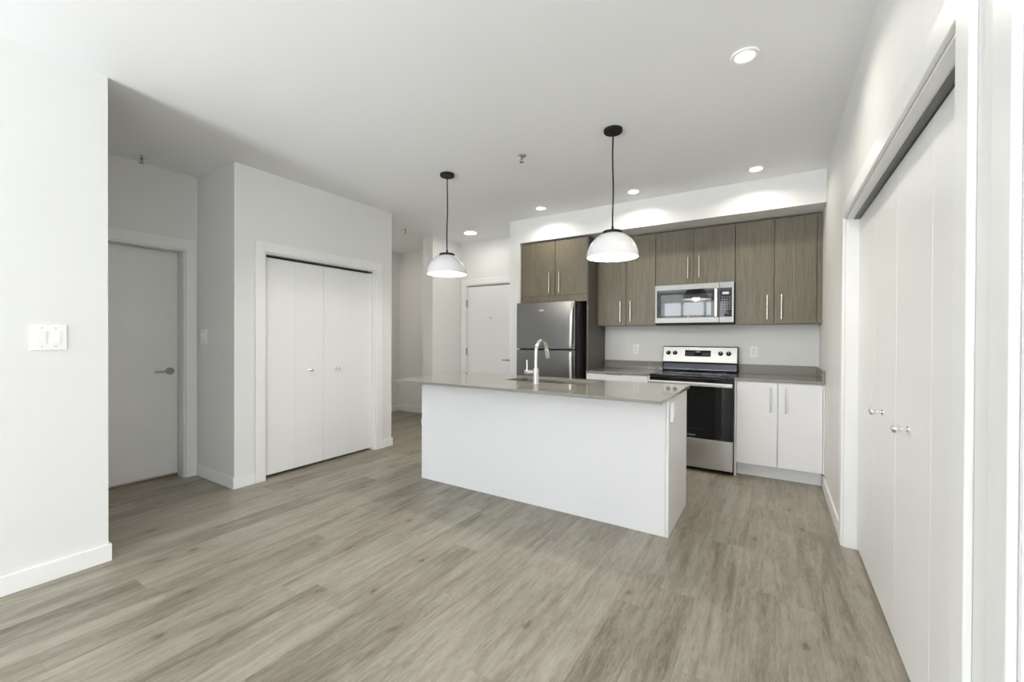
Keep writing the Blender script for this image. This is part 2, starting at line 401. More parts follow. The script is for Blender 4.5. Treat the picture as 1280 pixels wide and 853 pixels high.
window('window_2', VX0, VX1, 'unseen wide three-pane window added for side light')  # added out of view to bring daylight in from the right

# baseboards
T, BH = 0.013, 0.098
def bb(name, mb, label): struct(name, mb, M_TRIM, label, 'baseboard', 0.003)
CW, CT = 0.083, 0.016           # casing width and thickness
mb = MB().prism([(xA, YW), (xA + T, YW), (xA + T, yA + T), (xA - 0.12 - T, yA + T), (xA - 0.12 - T, -0.68), (xA - 0.12, -0.68), (xA - 0.12, yA), (xA, yA)], 'z', 0, BH)
bb('baseboard_left', mb, 'white baseboard below the wall with the double switch')
mb = MB().prism([(xB, yC), (xB, yC - T), (xC + T, yC - T), (xC + T, OC[0] - CW), (xC, OC[0] - CW), (xC, yC)], 'z', 0, BH)
bb('baseboard_return', mb, 'white baseboard wrapping the corner between hall door and closet')
mb = MB().prism([(xC, OC[1] + CW), (xC + T, OC[1] + CW), (xC + T, yD + T), (xE, yD + T), (xE, yD), (xC, yD)], 'z', 0, BH)
bb('baseboard_closet', mb, 'short white baseboard at the far end of the closet wall')
mb = MB().prism([(xE, yD + T), (xE + T, yD + T), (xE + T, yE - T), (xF0, yE - T), (xF0, yE), (xE, yE)], 'z', 0, BH)
bb('baseboard_nook', mb, 'white baseboard around the dim nook')
mb = MB().prism([(xF0 - T, yE - T), (xF0 - T, yF - T), (xF + T, yF - T), (xF + T, yG), (xF, yG), (xF, yF), (xF0, yF), (xF0, yE - T)], 'z', 0, BH)
bb('baseboard_entry', mb, 'white baseboard around the short partition by the entry')
bb('baseboard_kitchen', MB().prism([(xK0, yG), (xK0 - T, yG), (xK0 - T, yS - T), (xK1, yS - T), (xK1, yS), (xK0, yS)], 'z', 0, BH), 'white baseboard round the wall end beside the fridge')
bb('baseboard_right', box(xR - T, xR, OR[1] + CW, 4.515, 0, BH), 'white baseboard between base cabinet and bifold closet')
bb('baseboard_right_near', box(xR - T, xR, O2[1] + CW, OR[0] - CW + 0.012, 0, BH), 'short white baseboard between two door casings')

# casings (trim) : one per opening
def casing_x(name, xface, sgn, y0, y1, zt, label, depth=None):
    x0, x1 = sorted((xface, xface + sgn * CT)); mb = MB()
    mb.prism([(y0 - CW, 0), (y0, 0), (y0, zt), (y1, zt), (y1, 0), (y1 + CW, 0), (y1 + CW, zt + CW + 0.008), (y0 - CW, zt + CW + 0.008)], 'x', x0, x1)
    return struct(name, mb, M_TRIM, label, 'door trim', 0.004)
casing_x('trim_1', xB, 1, OB[0], OB[1], OB[2], 'flat white casing around the shaded hall door')
casing_x('trim_2', xC, 1, OC[0], OC[1], OC[2], 'flat white casing around the closet beside the hall')
casing_x('trim_3', xR, -1, OR[0] - 0.012, OR[1], OR[2], 'flat white casing around the long bifold closet')
casing_x('trim_4', xR, -1, O2[0], O2[1], O2[2], 'flat white casing of the opening nearest the viewer')
mb = MB().prism([(OG[0] - CW, 0), (OG[0], 0), (OG[0], OG[2]), (OG[1], OG[2]), (OG[1], 0), (OG[1] + CW, 0), (OG[1] + CW, OG[2] + CW), (OG[0] - CW, OG[2] + CW)], 'y', yG - CT, yG)
struct('trim_5', mb, M_TRIM, 'flat white casing around the entry door', 'door trim', 0.004)
# jamb linings
def jamb(name, pts, axis, a0, a1, label): struct(name, MB().prism(pts, axis, a0, a1), M_TRIM, label, 'door jamb')
def jamb_x(name, x0, x1, o, label, t=0.012):
    y0, y1, z1 = o
    jamb(name, [(y0, 0), (y0 + t, 0), (y0 + t, z1 - t), (y1 - t, z1 - t), (y1 - t, 0), (y1, 0), (y1, z1), (y0, z1)], 'x', x0, x1, label)
jamb_x('trim_6', xB - 0.16, xB + 0.001, OB, 'jamb lining of the shaded hall door')
jamb_x('trim_7', xC - 0.12, xC + 0.001, OC, 'jamb lining of the closet beside the hall')
jamb_x('trim_8', xR - 0.001, xR + 0.12, OR, 'jamb lining of the long bifold closet')
jamb_x('trim_9', xR - 0.001, xR + 0.12, O2, 'jamb lining of the opening nearest the viewer')
jamb('trim_10', [(OG[0], 0), (OG[0] + 0.012, 0), (OG[0] + 0.012, OG[2] - 0.012), (OG[1] - 0.012, OG[2] - 0.012), (OG[1] - 0.012, 0), (OG[1], 0), (OG[1], OG[2]), (OG[0], OG[2])], 'y', yG - 0.001, yG + 0.12, 'jamb lining of the entry door')
# dark bifold tracks under the heads
struct('trim_11', box(xC - 0.095, xC - 0.045, OC[0] + 0.013, OC[1] - 0.013, OC[2] - 0.022, OC[2] - 0.0125), M_TRACK, 'dark sliding track over the closet beside the hall', 'door track')
struct('trim_12', box(xR + 0.036, xR + 0.10, OR[0] + 0.013, OR[1] - 0.013, OR[2] - 0.017, OR[2] - 0.0125), M_TRACK, 'dark sliding track over the long bifold closet', 'door track')

# ------------------------------------------------------------------ doors
def lever(parent, base, axis, along, m):
    """rose on a door face with normal axis, lever pointing along"""
    base = Vector(base); a = Vector(axis); l = Vector(along)
    o = build('door_handle', MB().lathe([(0.0, 0), (0.032, 0), (0.032, 0.007), (0.028, 0.011), (0.012, 0.012), (0.011, 0.05), (0, 0.05)], base, a, 28), m, parent, 0, True)
    build('lever', MB().tube([base + a * 0.047 - l * 0.008, base + a * 0.05 + l * 0.03, base + a * 0.05 + l * 0.08, base + a * 0.045 + l * 0.125], [0.0095, 0.009, 0.008, 0.007], 12), m, o, 0, True)
    return o
d = thing('door_1', 'flat shaded hall door with a dark lever handle', 'door', (xB - 0.14, (OB[0] + OB[1]) / 2, 0.0), None, 'structure')
build('door_panel', box(xB - 0.158, xB - 0.118, OB[0] + 0.014, OB[1] - 0.014, 0.035, OB[2] - 0.016), M_DOOR, d, 0.002)
build('threshold', box(xB - 0.155, xB - 0.112, OB[0] + 0.014, OB[1] - 0.014, 0.0, 0.012), M_OAK, d)
lever(d, (xB - 0.118, 1.577, 0.965), (1, 0, 0), (0, -1, 0), M_DNICK)

d = thing('door_2', 'white entry door with peephole beyond the island', 'door', ((OG[0] + OG[1]) / 2, yG + 0.04, 0.0), None, 'structure')
build('door_panel', box(OG[0] + 0.016, OG[1] - 0.014, yG + 0.012, yG + 0.055, 0.01, OG[2] - 0.028), M_DOOR, d, 0.002)
build('head_gap', box(OG[0] + 0.014, OG[1] - 0.014, yG + 0.008, yG + 0.05, OG[2] - 0.027, OG[2] - 0.0125), M_DNICK, d)
build('peephole', MB().lathe([(0, 0), (0.011, 0), (0.011, 0.006), (0.007, 0.009), (0, 0.008)], (-3.598, yG + 0.012, 1.57), (0, -1, 0), 20), M_DNICK, d, 0, True)
for z in (0.28, 1.06, 1.80):
    build('hinge', MB().tube([(OG[0] + 0.014, yG - 0.006, z - 0.055), (OG[0] + 0.014, yG - 0.006, z + 0.055)], 0.011, 12), M_DNICK, d, 0, True)
lever(d, (-3.235, yG + 0.012, 0.955), (0, -1, 0), (-1, 0, 0), M_DNICK)

def knob(parent, base, axis, m, r=0.017):
    return build('knob', MB().lathe([(0, 0), (0.0135, 0), (0.0135, 0.004), (0.0065, 0.009), (0.0065, 0.020), (r * 0.75, 0.027), (r, 0.037), (r * 0.92, 0.045), (r * 0.6, 0.051), (0, 0.053)], base, axis, 28), m, parent, 0, True)
def bifold(name, label, x0, x1, ya, yb, zt, knob_y, axis, kx, zk, bev=0.0005):
    y_mid = (ya + yb) / 2
    d = thing(name, label, 'closet door', ((x0 + x1) / 2, y_mid, 0.0), None, 'structure')
    for p, q in ((ya, y_mid), (y_mid, yb)):
        o = build('door_leaf', box(x0, x1, p + 0.0004, q - 0.0004, 0.022, zt), M_DOOR, d, bev)
        if p < knob_y < q: knob(o, (kx, knob_y, zk), axis, M_CHROME)
    return d
dC = (OC[1] - OC[0] - 0.03) / 4; y0 = OC[0] + 0.015
bifold('door_3', 'white bifold closet leaf pair next to the hall corner', xC - 0.095, xC - 0.06, y0, y0 + 2 * dC - 0.001, OC[2] - 0.034, y0 + 1.5 * dC, (1, 0, 0), xC - 0.06, 0.955)
bifold('door_4', 'white bifold closet leaf pair closest to the nook', xC - 0.095, xC - 0.06, y0 + 2 * dC + 0.001, y0 + 4 * dC, OC[2] - 0.034, y0 + 2.5 * dC, (1, 0, 0), xC - 0.06, 0.955)
dR = (OR[1] - OR[0] - 0.03) / 4; y0 = OR[0] + 0.015
bifold('door_5', 'tall bifold closet leaf pair nearest the viewer', xR + 0.063, xR + 0.098, y0, y0 + 2 * dR - 0.001, OR[2] - 0.021, y0 + 1.55 * dR, (-1, 0, 0), xR + 0.063, 0.94, 0.003)
bifold('door_6', 'tall bifold closet leaf pair nearest the base cabinets', xR + 0.063, xR + 0.098, y0 + 2 * dR + 0.001, y0 + 4 * dR, OR[2] - 0.021, y0 + 2.5 * dR, (-1, 0, 0), xR + 0.063, 0.94, 0.003)
d = thing('door_7', 'flat white door inside the opening nearest the viewer', 'door', (xR + 0.09, (O2[0] + O2[1]) / 2, 0.0), None, 'structure')
build('door_panel', box(xR + 0.07, xR + 0.108, O2[0] + 0.014, O2[1] - 0.014, 0.012, O2[2] - 0.016), M_DOOR, d, 0.002)

# ------------------------------------------------------------------ kitchen: fridge side
XP0, XP1 = -1.811, -1.791
tag(build('fridge_end_panel', box(XP0, XP1, 4.487, yK - 0.003, 0.0, 2.438), M_PANEL, None, 0.001), 'tall dark grey-brown end panel between fridge and counter', 'cabinet panel')

def bar_pull(parent, p0, p1, out, m=None, r=0.006, so=0.028):
    p0, p1, o = Vector(p0), Vector(p1), Vector(out); d = (p1 - p0).normalized()
    mb = MB().tube([p0 + o * so, p1 + o * so], r, 14)
    for q in (p0 + d * 0.03, p1 - d * 0.03): mb.tube([q, q + o * so], r * 0.85, 12)
    return build('handle', mb, m or M_NICKEL, parent, 0, True)
YO = (0, -1, 0)
g = 0.0018
def cab_box(name, x0, x1, y0, y1, z0, z1, m, parent):
    """open-front carcass"""
    t = 0.016
    mb = MB().box(x0, x0 + t, y0, y1, z0, z1).box(x1 - t, x1, y0, y1, z0, z1).box(x0 + t, x1 - t, y0, y1, z0, z0 + t).box(x0 + t, x1 - t, y0, y1, z1 - t, z1).box(x0 + t, x1 - t, y1 - t, y1, z0 + t, z1 - t)
    return build(name, mb, m, parent)
# over-fridge cabinet
d = thing('over_fridge_cabinet', 'wood-grain double-door cabinet directly above the fridge', 'cabinet', (-2.25, 4.76, 1.70))
cab_box('carcass', -2.668, XP0 - 0.002, 4.521, yK - 0.003, 1.705, 2.438, M_WOOD, d)
build('valance', box(-2.666, XP0 - 0.003, 4.50, 4.52, 1.703, 1.782), M_WOOD, d, 0.001)
build('filler_strip', box(-2.688, -2.669, 4.50, 4.52, 1.703, 2.438), M_WOOD, d, 0.001)
for a, b, hx in ((-2.666, -2.219, -2.286), (-2.216, XP0 - 0.003, -2.155)):
    o = build('door', box(a + g, b - g, 4.50, 4.519, 1.785, 2.436), M_WOOD, d, 0.0012)
    bar_pull(o, (hx, 4.50, 1.815), (hx, 4.50, 2.06), YO)

# fridge
FX0, FX1 = -2.648, -1.888
d = thing('refrigerator', 'grey stainless top-freezer fridge between wall and end panel', 'fridge', (-2.268, 4.68, 0))
build('body', box(FX0 + 0.006, FX1 - 0.004, 4.415, 5.03, 0.05, 1.692), M_FRSIDE, d, 0.004)
build('kick_grille', box(FX0 + 0.02, FX1 - 0.02, 4.40, 4.5, 0.0, 0.049), M_BLACK, d, 0.003)
def fridge_door(z0, z1): return build('door', box(FX0, FX1, 4.335, 4.405, z0, z1), M_FRIDGE, d, 0.006, False, 3)
fz = fridge_door(1.150, 1.696); rf = fridge_door(0.06, 1.138)
build('gasket', box(FX0 + 0.012, FX1 - 0.012, 4.406, 4.414, 0.065, 1.69), M_DARK, d)
def fridge_handle(parent, z0, z1, zwide):
    pts = []
    n = 14
    for i in range(n + 1):
        t = i / n; z = z0 + (z1 - z0) * t
        k = t if zwide else 1 - t                       # k = 1 at the far end where it returns to the door
        bow = 0.052 * (1 - max(0, k - 0.55) ** 2 / 0.2025 * 0.75)
        if (not zwide and t > 0.93) or (zwide and t < 0.07): bow = 0.045
        xo = -0.012 * (1 - k)
        pts.append((z, 4.335 - bow, xo))
    bm = MB().bm; mbx = MB(); rings = []
    for z, y, xo in pts:
        xc = FX1 - 0.022 + xo
        rings.append([mbx.bm.verts.new(p) for p in ((xc - 0.014, y, z), (xc + 0.014, y, z), (xc + 0.014, y + 0.012, z), (xc - 0.014, y + 0.012, z))])
    for A, B in zip(rings, rings[1:]):
        for k in range(4): mbx.bm.faces.new((A[k], A[(k + 1) % 4], B[(k + 1) % 4], B[k]))
    mbx.bm.faces.new(rings[0][::-1]); mbx.bm.faces.new(rings[-1])
    for z, y, xo in (pts[1], pts[-2]):
        xc = FX1 - 0.022 + xo; mbx.box(xc - 0.009, xc + 0.009, y + 0.010, 4.335, z - 0.015, z + 0.015)
    bm.free()
    return build('handle', mbx, M_BRIGHT, parent, 0.003)
fridge_handle(fz, 1.165, 1.685, True); fridge_handle(rf, 1.125, 0.55, True)
lx, lz = -2.31, 1.600
lb = build('badge', MB().lathe([(0, 0), (1, 0), (1, 0.002), (0, 0.002)], (0, 0, 0), (0, -1, 0), 32), M_LOGO, fz, 0, False)
lb.location = Vector((lx, 4.3349, lz)) - d.location; lb.scale = (0.038, 1, 0.012)
for v in lb.data.vertices: v.co += d.location
text('logo', 'Whirlpool', 0.017, (lx, 4.3325, lz), (PI / 2, 0, 0), M_LOGOD, fz)

# ------------------------------------------------------------------ wall cabinets
YCB = 4.77
def wall_cabinet(label, x0, x1, z0, z1, doors, filler=None):
    d = thing('wall_cabinet', label, 'cabinet', ((x0 + x1) / 2, 4.91, z0), 'wood-grain wall cabinets under the bulkhead')
    cab_box('carcass', x0, x1, YCB + 0.021, yK - 0.003, z0, z1, M_WOOD, d)
    for a, b, hx, hz0, hz1 in doors:
        o = build('door', box(a + g, b - g, YCB, YCB + 0.019, z0 + 0.001, z1 - 0.002), M_WOOD, d, 0.0012)
        bar_pull(o, (hx, YCB, hz0), (hx, YCB, hz1), YO)
    for a, b in filler or (): build('filler_strip', box(a, b, YCB + 0.001, YCB + 0.02, z0 + 0.001, z1 - 0.002), M_WOOD, d, 0.001)
    return d
ZU0, ZU1 = 1.425, 2.438
wall_cabinet('wood-grain wall cabinet beside the tall end panel, above the wall outlet nearest the fridge', -1.789, -1.119, ZU0, ZU1, [(-1.771, -1.447, -1.508, 1.468, 1.705), (-1.447, -1.119, -1.392, 1.468, 1.705)], [(-1.788, -1.772)])
wall_cabinet('short wood-grain wall cabinet directly above the microwave', -1.117, -0.342, 1.853, ZU1, [(-1.117, -0.729, -0.783, 1.915, 2.145), (-0.729, -0.342, -0.674, 1.915, 2.145)])
wall_cabinet('tall wood-grain wall cabinet against the bare side wall', -0.340, 0.328, ZU0, ZU1, [(-0.340, -0.008, -0.064, 1.468, 1.705), (-0.008, 0.327, 0.052, 1.468, 1.705)], [(0.329, xR - 0.002)])

# ------------------------------------------------------------------ microwave
MX0, MX1, MY, MZ0, MZ1 = -1.106, -0.346, 4.700, 1.443, 1.848
d = thing('microwave', 'stainless over-range microwave under the short wall cabinet', 'microwave', (-0.726, 4.88, 1.42))
build('body', box(MX0 + 0.002, MX1 + 0.0, MY + 0.026, yK - 0.004, 1.428, 1.8505), M_BLACK, d, 0.003)
build('bottom_vent', box(MX0 + 0.01, MX1 - 0.01, MY + 0.012, MY + 0.10, 1.419, 1.4275), M_BLACK, d)
XS = -0.475
md = build('door', MB().frame('y', MY, MY + 0.022, (MX0, XS - 0.003, MZ0, MZ1), (MX0 + 0.018, XS - 0.010, MZ0 + 0.055, MZ1 - 0.056)), M_MWSTEEL, d, 0.003)
build('window_surround', MB().frame('y', MY + 0.004, MY + 0.0215, (MX0 + 0.0185, XS - 0.0105, MZ0 + 0.0555, MZ1 - 0.0565), (MX0 + 0.06, XS - 0.075, MZ0 + 0.078, MZ1 - 0.105)), M_GLASSBLK, md)
build('window', box(MX0 + 0.0605, XS - 0.0755, MY + 0.004, MY + 0.021, MZ0 + 0.0785, MZ1 - 0.1055), M_GREYGLASS, md)
hx = XS - 0.030
mb = MB()
mb.prism([(hx - 0.017, MY - 0.030), (hx - 0.010, MY - 0.036), (hx + 0.010, MY - 0.036), (hx + 0.017, MY - 0.030), (hx + 0.017, MY - 0.020), (hx - 0.017, MY - 0.020)], 'z', MZ0 + 0.060, MZ1 - 0.062)
for z in (MZ0 + 0.075, MZ1 - 0.100): mb.box(hx - 0.010, hx + 0.010, MY - 0.022, MY + 0.003, z, z + 0.024)
build('handle', mb, M_STEEL, md, 0.002)
build('badge', box(-0.775, -0.765, MY + 0.0015, MY + 0.0038, MZ0 + 0.0575, MZ0 + 0.0655), M_PLAST, md)
text('logo', 'Whirlpool', 0.022, (-0.775, MY - 0.0006, MZ1 - 0.027), (PI / 2, 0, 0), M_MARK, md)
cp = build('control_panel', MB().frame('y', MY, MY + 0.022, (XS + 0.001, MX1, MZ0, MZ1), (XS + 0.0025, MX1 - 0.018, MZ0 + 0.055, MZ1 - 0.056)), M_MWSTEEL, d, 0.002)
build('panel_face', box(XS + 0.003, MX1 - 0.0185, MY + 0.004, MY + 0.021, MZ0 + 0.0555, MZ1 - 0.0565), M_GLASSBLK, cp)
build('display', box(-0.449, -0.390, MY + 0.002, MY + 0.0039, 1.725, 1.750), M_DISP, cp)
text('clock_digits', '12:00', 0.022, (-0.4195, MY + 0.0014, 1.7375), (PI / 2, 0, 0), M_PLAST, cp)
for r in range(6):
    for q in range(4): build('key', box(-0.455 + q * 0.022, -0.443 + q * 0.022, MY + 0.0028, MY + 0.0039, 1.695 - r * 0.024, 1.700 - r * 0.024), M_MARK, cp)
build('dial', MB().lathe([(0, 0), (0.013, 0), (0.013, 0.006), (0.010, 0.008), (0, 0.008)], (-0.418, MY + 0.0039, 1.518), YO, 24), M_BLACK, cp, 0, True)

# ------------------------------------------------------------------ base cabinets and back counters
YB = 4.425; ZC0, ZC1 = 0.893, 0.914
d = thing('base_cabinet', 'white base cabinet with drawer between end panel and range', 'cabinet', (-1.44, 4.7, 0))
cab_box('carcass', -1.788, -1.088, YB + 0.02, yK - 0.003, 0.11, ZC0 - 0.001, M_LAM, d)
build('toe_kick', box(-1.788, -1.088, 4.526, 4.542, 0.0, 0.109), M_LAM, d)
o = build('drawer', box(-1.785, -1.112, YB, YB + 0.019, 0.74, 0.884), M_LAM, d, 0.0012)
build('edge_pull', box(-1.56, -1.38, YB - 0.012, YB + 0.012, 0.884, 0.8895), M_DNICK, o, 0.001)
for a, b, hx in ((-1.785, -1.449, -1.50), (-1.449, -1.112, -1.40)):
    o = build('door', box(a + g, b - g, YB, YB + 0.019, 0.125, 0.736), M_LAM, d, 0.0012)
    bar_pull(o, (hx, YB, 0.49), (hx, YB, 0.70), YO)
build('end_strip', box(-1.109, -1.088, YB - 0.001, YB + 0.019, 0.0, 0.890), M_LAM, d, 0.001)
d = thing('base_cabinet', 'white two-door base cabinet between range and side wall', 'cabinet', (0.02, 4.7, 0))
cab_box('carcass', -0.299, 0.350, YB + 0.02, yK - 0.003, 0.128, ZC0 - 0.001, M_LAM, d)
build('toe_kick', box(-0.298, xR - T - 0.002, 4.526, 4.542, 0.0, 0.127), M_LAM, d)
build('side_panel', box(-0.316, -0.300, YB, yK - 0.003, 0.0, ZC0 - 0.001), M_LAM, d, 0.001)
build('filler_strip', box(0.3535, xR - 0.002, YB + 0.003, YB + 0.022, 0.128, ZC0 - 0.002), M_LAM, d, 0.001)
for a, b, hx in ((-0.299, 0.0265, -0.029), (0.0265, 0.352, 0.085)):
    o = build('door', box(a + g, b - g, YB, YB + 0.019, 0.130, 0.882), M_LAM, d, 0.0012)
    bar_pull(o, (hx, YB, 0.622), (hx, YB, 0.842), YO, M_CHROME)
YCF = 4.415
d = thing('countertop', 'taupe stone counter with backsplash between end panel and range', 'countertop', (-1.44, 4.7, ZC0))
build('slab', box(XP1 + 0.001, -1.084, YCF, yK - 0.002, ZC0, ZC1), M_QUARTZ, d, 0.0015)
build('backsplash', box(XP1 + 0.001, -1.084, yK - 0.022, yK - 0.002, ZC1 + 0.0005, 1.012), M_QUARTZ, d, 0.001)
d = thing('countertop', 'taupe stone counter with backsplash between range and side wall', 'countertop', (0.02, 4.7, ZC0))
build('slab', box(-0.318, xR - 0.002, YCF, yK - 0.002, ZC0, ZC1), M_QUARTZ, d, 0.0015)
build('backsplash', box(-0.318, xR - 0.002, yK - 0.022, yK - 0.002, ZC1 + 0.0005, 1.012), M_QUARTZ, d, 0.001)
build('side_splash', box(xR - 0.022, xR - 0.002, YCF + 0.002, yK - 0.023, ZC1 + 0.0005, 1.012), M_QUARTZ, d, 0.001)

# ------------------------------------------------------------------ range
RX0, RX1 = -1.078, -0.321
d = thing('range', 'stainless electric range with black oven door below the microwave', 'stove', (-0.70, 4.68, 0))
build('body', box(RX0, RX1, 4.405, 5.02, 0.03, 0.900), M_FRSIDE, d, 0.002)
for x in (RX0 + 0.05, RX1 - 0.05):
    for y in (4.46, 4.95): build('foot', MB().lathe([(0.018, 0), (0.018, 0.029)], (x, y, 0), n=14), M_BLACK, d)
ct = build('cooktop', box(RX0, RX1, 4.352, 4.915, 0.901, 0.922), M_GLASSBLK, d, 0.004)
for x, y, r in ((-0.90, 4.50, 0.105), (-0.52, 4.50, 0.09), (-0.90, 4.77, 0.08), (-0.52, 4.77, 0.105)):
    build('burner_ring', MB().lathe([(r - 0.003, 0), (r, 0), (r, 0.0005), (r - 0.003, 0.0005), (r - 0.003, 0)], (x, y, 0.9221), n=48, cap0=False, cap1=False), M_MARK, ct)
# rear console: recessed lower band and a leaning steel control face
bgd = build('console', MB().prism([(4.935, 0.9225), (5.02, 0.9225), (5.02, 1.192), (4.985, 1.192), (4.945, 1.018), (4.968, 1.012), (4.968, 0.9225)], 'x', RX0 + 0.002, RX1 - 0.002), M_BLACK, d, 0.002)
build('vent_strip', MB().prism([(4.930, 0.937), (4.966, 0.945), (4.966, 1.000), (4.956, 1.004), (4.928, 0.945)], 'x', RX0 + 0.012, RX1 - 0.012), M_VENT, d, 0.002)
def lean(y_off, z): return 4.945 + (z - 1.018) * (0.040 / 0.174) - y_off
fp = build('control_face', MB().prism([(lean(0.004, 1.022), 1.022), (lean(0.004, 1.183), 1.183), (lean(-0.001, 1.183), 1.183), (lean(-0.001, 1.022), 1.022)], 'x', RX0 + 0.006, RX1 - 0.010), M_BRIGHT, d, 0.001)
nrm = Vector((0, -0.174, 0.040)).normalized()
for x in (-1.018, -0.946, -0.487, -0.410):
    k = build('knob', MB().lathe([(0, 0), (0.024, 0), (0.024, 0.005), (0.019, 0.007), (0.018, 0.024), (0.015, 0.027), (0, 0.027)], (x, lean(0.0045, 1.118), 1.118), nrm, 28), M_BLACK, fp, 0, True)
    build('pointer', box(x - 0.0018, x + 0.0018, lean(0.0338, 1.118), lean(0.031, 1.118), 1.122, 1.136), M_PLAST, k)
dp = build('display', MB().prism([(lean(0.0055, 1.084), 1.084), (lean(0.0055, 1.150), 1.150), (lean(0.0042, 1.150), 1.150), (lean(0.0042, 1.084), 1.084)], 'x', -0.842, -0.582), M_GLASSBLK, fp)
rot = (PI / 2 - math.atan2(0.040, 0.174), 0, 0)
text('clock_digits', '12:00', 0.022, (-0.712, lean(0.0062, 1.134), 1.134), rot, M_DISP, fp, 0.0002)
for q in range(5):
    for x in (-0.828 + q * 0.017, -0.668 + q * 0.017):
        for z in (1.100, 1.118): build('key', box(x, x + 0.009, lean(0.0062, z), lean(0.0054, z), z, z + 0.004), M_MARK, fp)
od = build('oven_door', MB().frame('y', 4.362, 4.404, (RX0 + 0.002, RX1 - 0.002, 0.322, 0.893), (RX0 + 0.10, RX1 - 0.10, 0.42, 0.74)), M_GLASSBLK, d, 0.003)
build('window', box(RX0 + 0.1005, RX1 - 0.1005, 4.364, 4.400, 0.4205, 0.7395), M_GLASSBLK, od)
mb = MB().prism([(4.300, 0.829), (4.308, 0.823), (4.322, 0.826), (4.326, 0.840), (4.320, 0.860), (4.308, 0.864), (4.300, 0.858)], 'x', RX0 + 0.004, RX1 - 0.004)
for x in (RX0 + 0.004, RX1 - 0.030): mb.box(x, x + 0.026, 4.315, 4.363, 0.830, 0.858)
build('handle', mb, M_STEEL, od, 0.002)
text('logo', 'Whirlpool', 0.028, (-0.70, 4.3612, 0.352), (PI / 2, 0, 0), M_MARK, od)
build('drawer', box(RX0 + 0.002, RX1 - 0.002, 4.362, 4.404, 0.042, 0.317), M_STEEL, d, 0.003)

# ------------------------------------------------------------------ island
IX0, IX1, IY0, IY1 = -2.722, -0.570, 2.805, 3.445
d = thing('kitchen_island', 'white panelled kitchen island base in front of the range', 'kitchen island', (-1.646, 3.12, 0))
ZI = 0.892
build('front_panel', box(IX0 + 0.0, IX1 - 0.020, IY0, IY0 + 0.018, 0.0, ZI), M_LAM, d, 0.0012)
for x in (IX0, IX1 - 0.0185): build('end_panel', box(x, x + 0.0185, IY0 + (0.0 if x > -1 else 0.019), IY1, 0.0, ZI), M_LAM, d, 0.0015)
build('toe_kick', box(IX0 + 0.02, IX1 - 0.02, IY1 - 0.09, IY1 - 0.075, 0.0, 0.11), M_LAM, d)
build('cabinet_floor', box(IX0 + 0.02, IX1 - 0.02, IY0 + 0.02, IY1 - 0.024, 0.112, 0.128), M_LAM, d)
nd = 4
for k in range(nd):
    wd = (IX1 - IX0 - 0.042) / nd; a = IX0 + 0.021 + k * wd
    o = build('door', box(a + g, a + wd - g, IY1 - 0.020, IY1 - 0.001, 0.13, ZI - 0.008), M_LAM, d, 0.0012)
    hx = a + wd - 0.05 if k % 2 == 0 else a + 0.05
    bar_pull(o, (hx, IY1 - 0.001, 0.63), (hx, IY1 - 0.001, 0.85), (0, 1, 0))
# island top
SX0, SX1, SY0, SY1 = -1.985, -1.250, 3.050, 3.425
tag(build('island_countertop', MB().frame('z', ZC0, ZC1, (-2.785, -0.557, 2.535, 3.520), (SX0, SX1, SY0, SY1)), M_QUARTZ, None, 0.0018), 'pale taupe polished stone top on the white island', 'countertop')
# sink
d = thing('sink', 'stainless double-bowl sink set into the island top', 'sink', ((SX0 + SX1) / 2, (SY0 + SY1) / 2, 0.70))
def bowl(x0, x1, y0, y1, zt, zb):
    mb = MB(); t = 0.0025; r = 0.05; n = 6
    def loop(ins, z, rr):
        pts = []
        for cx, cy, a0 in ((x1 - ins - rr, y1 - ins - rr, 0), (x0 + ins + rr, y1 - ins - rr, PI / 2), (x0 + ins + rr, y0 + ins + rr, PI), (x1 - ins - rr, y0 + ins + rr, 1.5 * PI)):
            for k in range(n + 1): a = a0 + PI / 2 * k / n; pts.append((cx + rr * math.cos(a), cy + rr * math.sin(a), z))
        return [mb.bm.verts.new(p) for p in pts]
    L = [loop(0, zt, r), loop(0.004, zb + 0.03, r), loop(0.03, zb, r), loop(0.03, zb - t, r), loop(-t + 0.004, zb + 0.03, r), loop(-t, zt, r)]
    for A, B in zip(L, L[1:]):
        if A is L[2]: continue
        for k in range(len(A)): mb.bm.faces.new((A[k], A[(k + 1) % len(A)], B[(k + 1) % len(B)], B[k]))
    for k in range(len(L[0])): mb.bm.faces.new((L[5][k], L[5][(k + 1) % len(L[0])], L[0][(k + 1) % len(L[0])], L[0][k]))
    mb.bm.faces.new(L[2][::-1]); mb.bm.faces.new(L[3])
    return mb
xm = (SX0 + SX1) / 2
for a, b in ((SX0 + 0.008, xm - 0.012), (xm + 0.012, SX1 - 0.008)):
    bo = build('bowl', bowl(a, b, SY0 + 0.008, SY1 - 0.008, ZC1 - 0.024, 0.715), M_SINK, d, 0, True)
    build('drain', MB().lathe([(0.045, 0), (0.045, 0.003), (0.036, 0.004), (0.030, 0.001), (0, 0.001)], ((a + b) / 2, (SY0 + SY1) / 2, 0.7152), n=28), M_CHROME, bo, 0, True)
build('rim', MB().frame('z', ZC1 - 0.0240, ZC1 - 0.0215, (SX0 - 0.02, SX1 + 0.02, SY0 - 0.02, SY1 + 0.02), (SX0 + 0.006, SX1 - 0.006, SY0 + 0.006, SY1 - 0.006)), M_SINK, d)
build('divider', box(xm - 0.0095, xm + 0.0095, SY0 + 0.006, SY1 - 0.006, ZC1 - 0.040, ZC1 - 0.0235), M_SINK, d, 0.002)
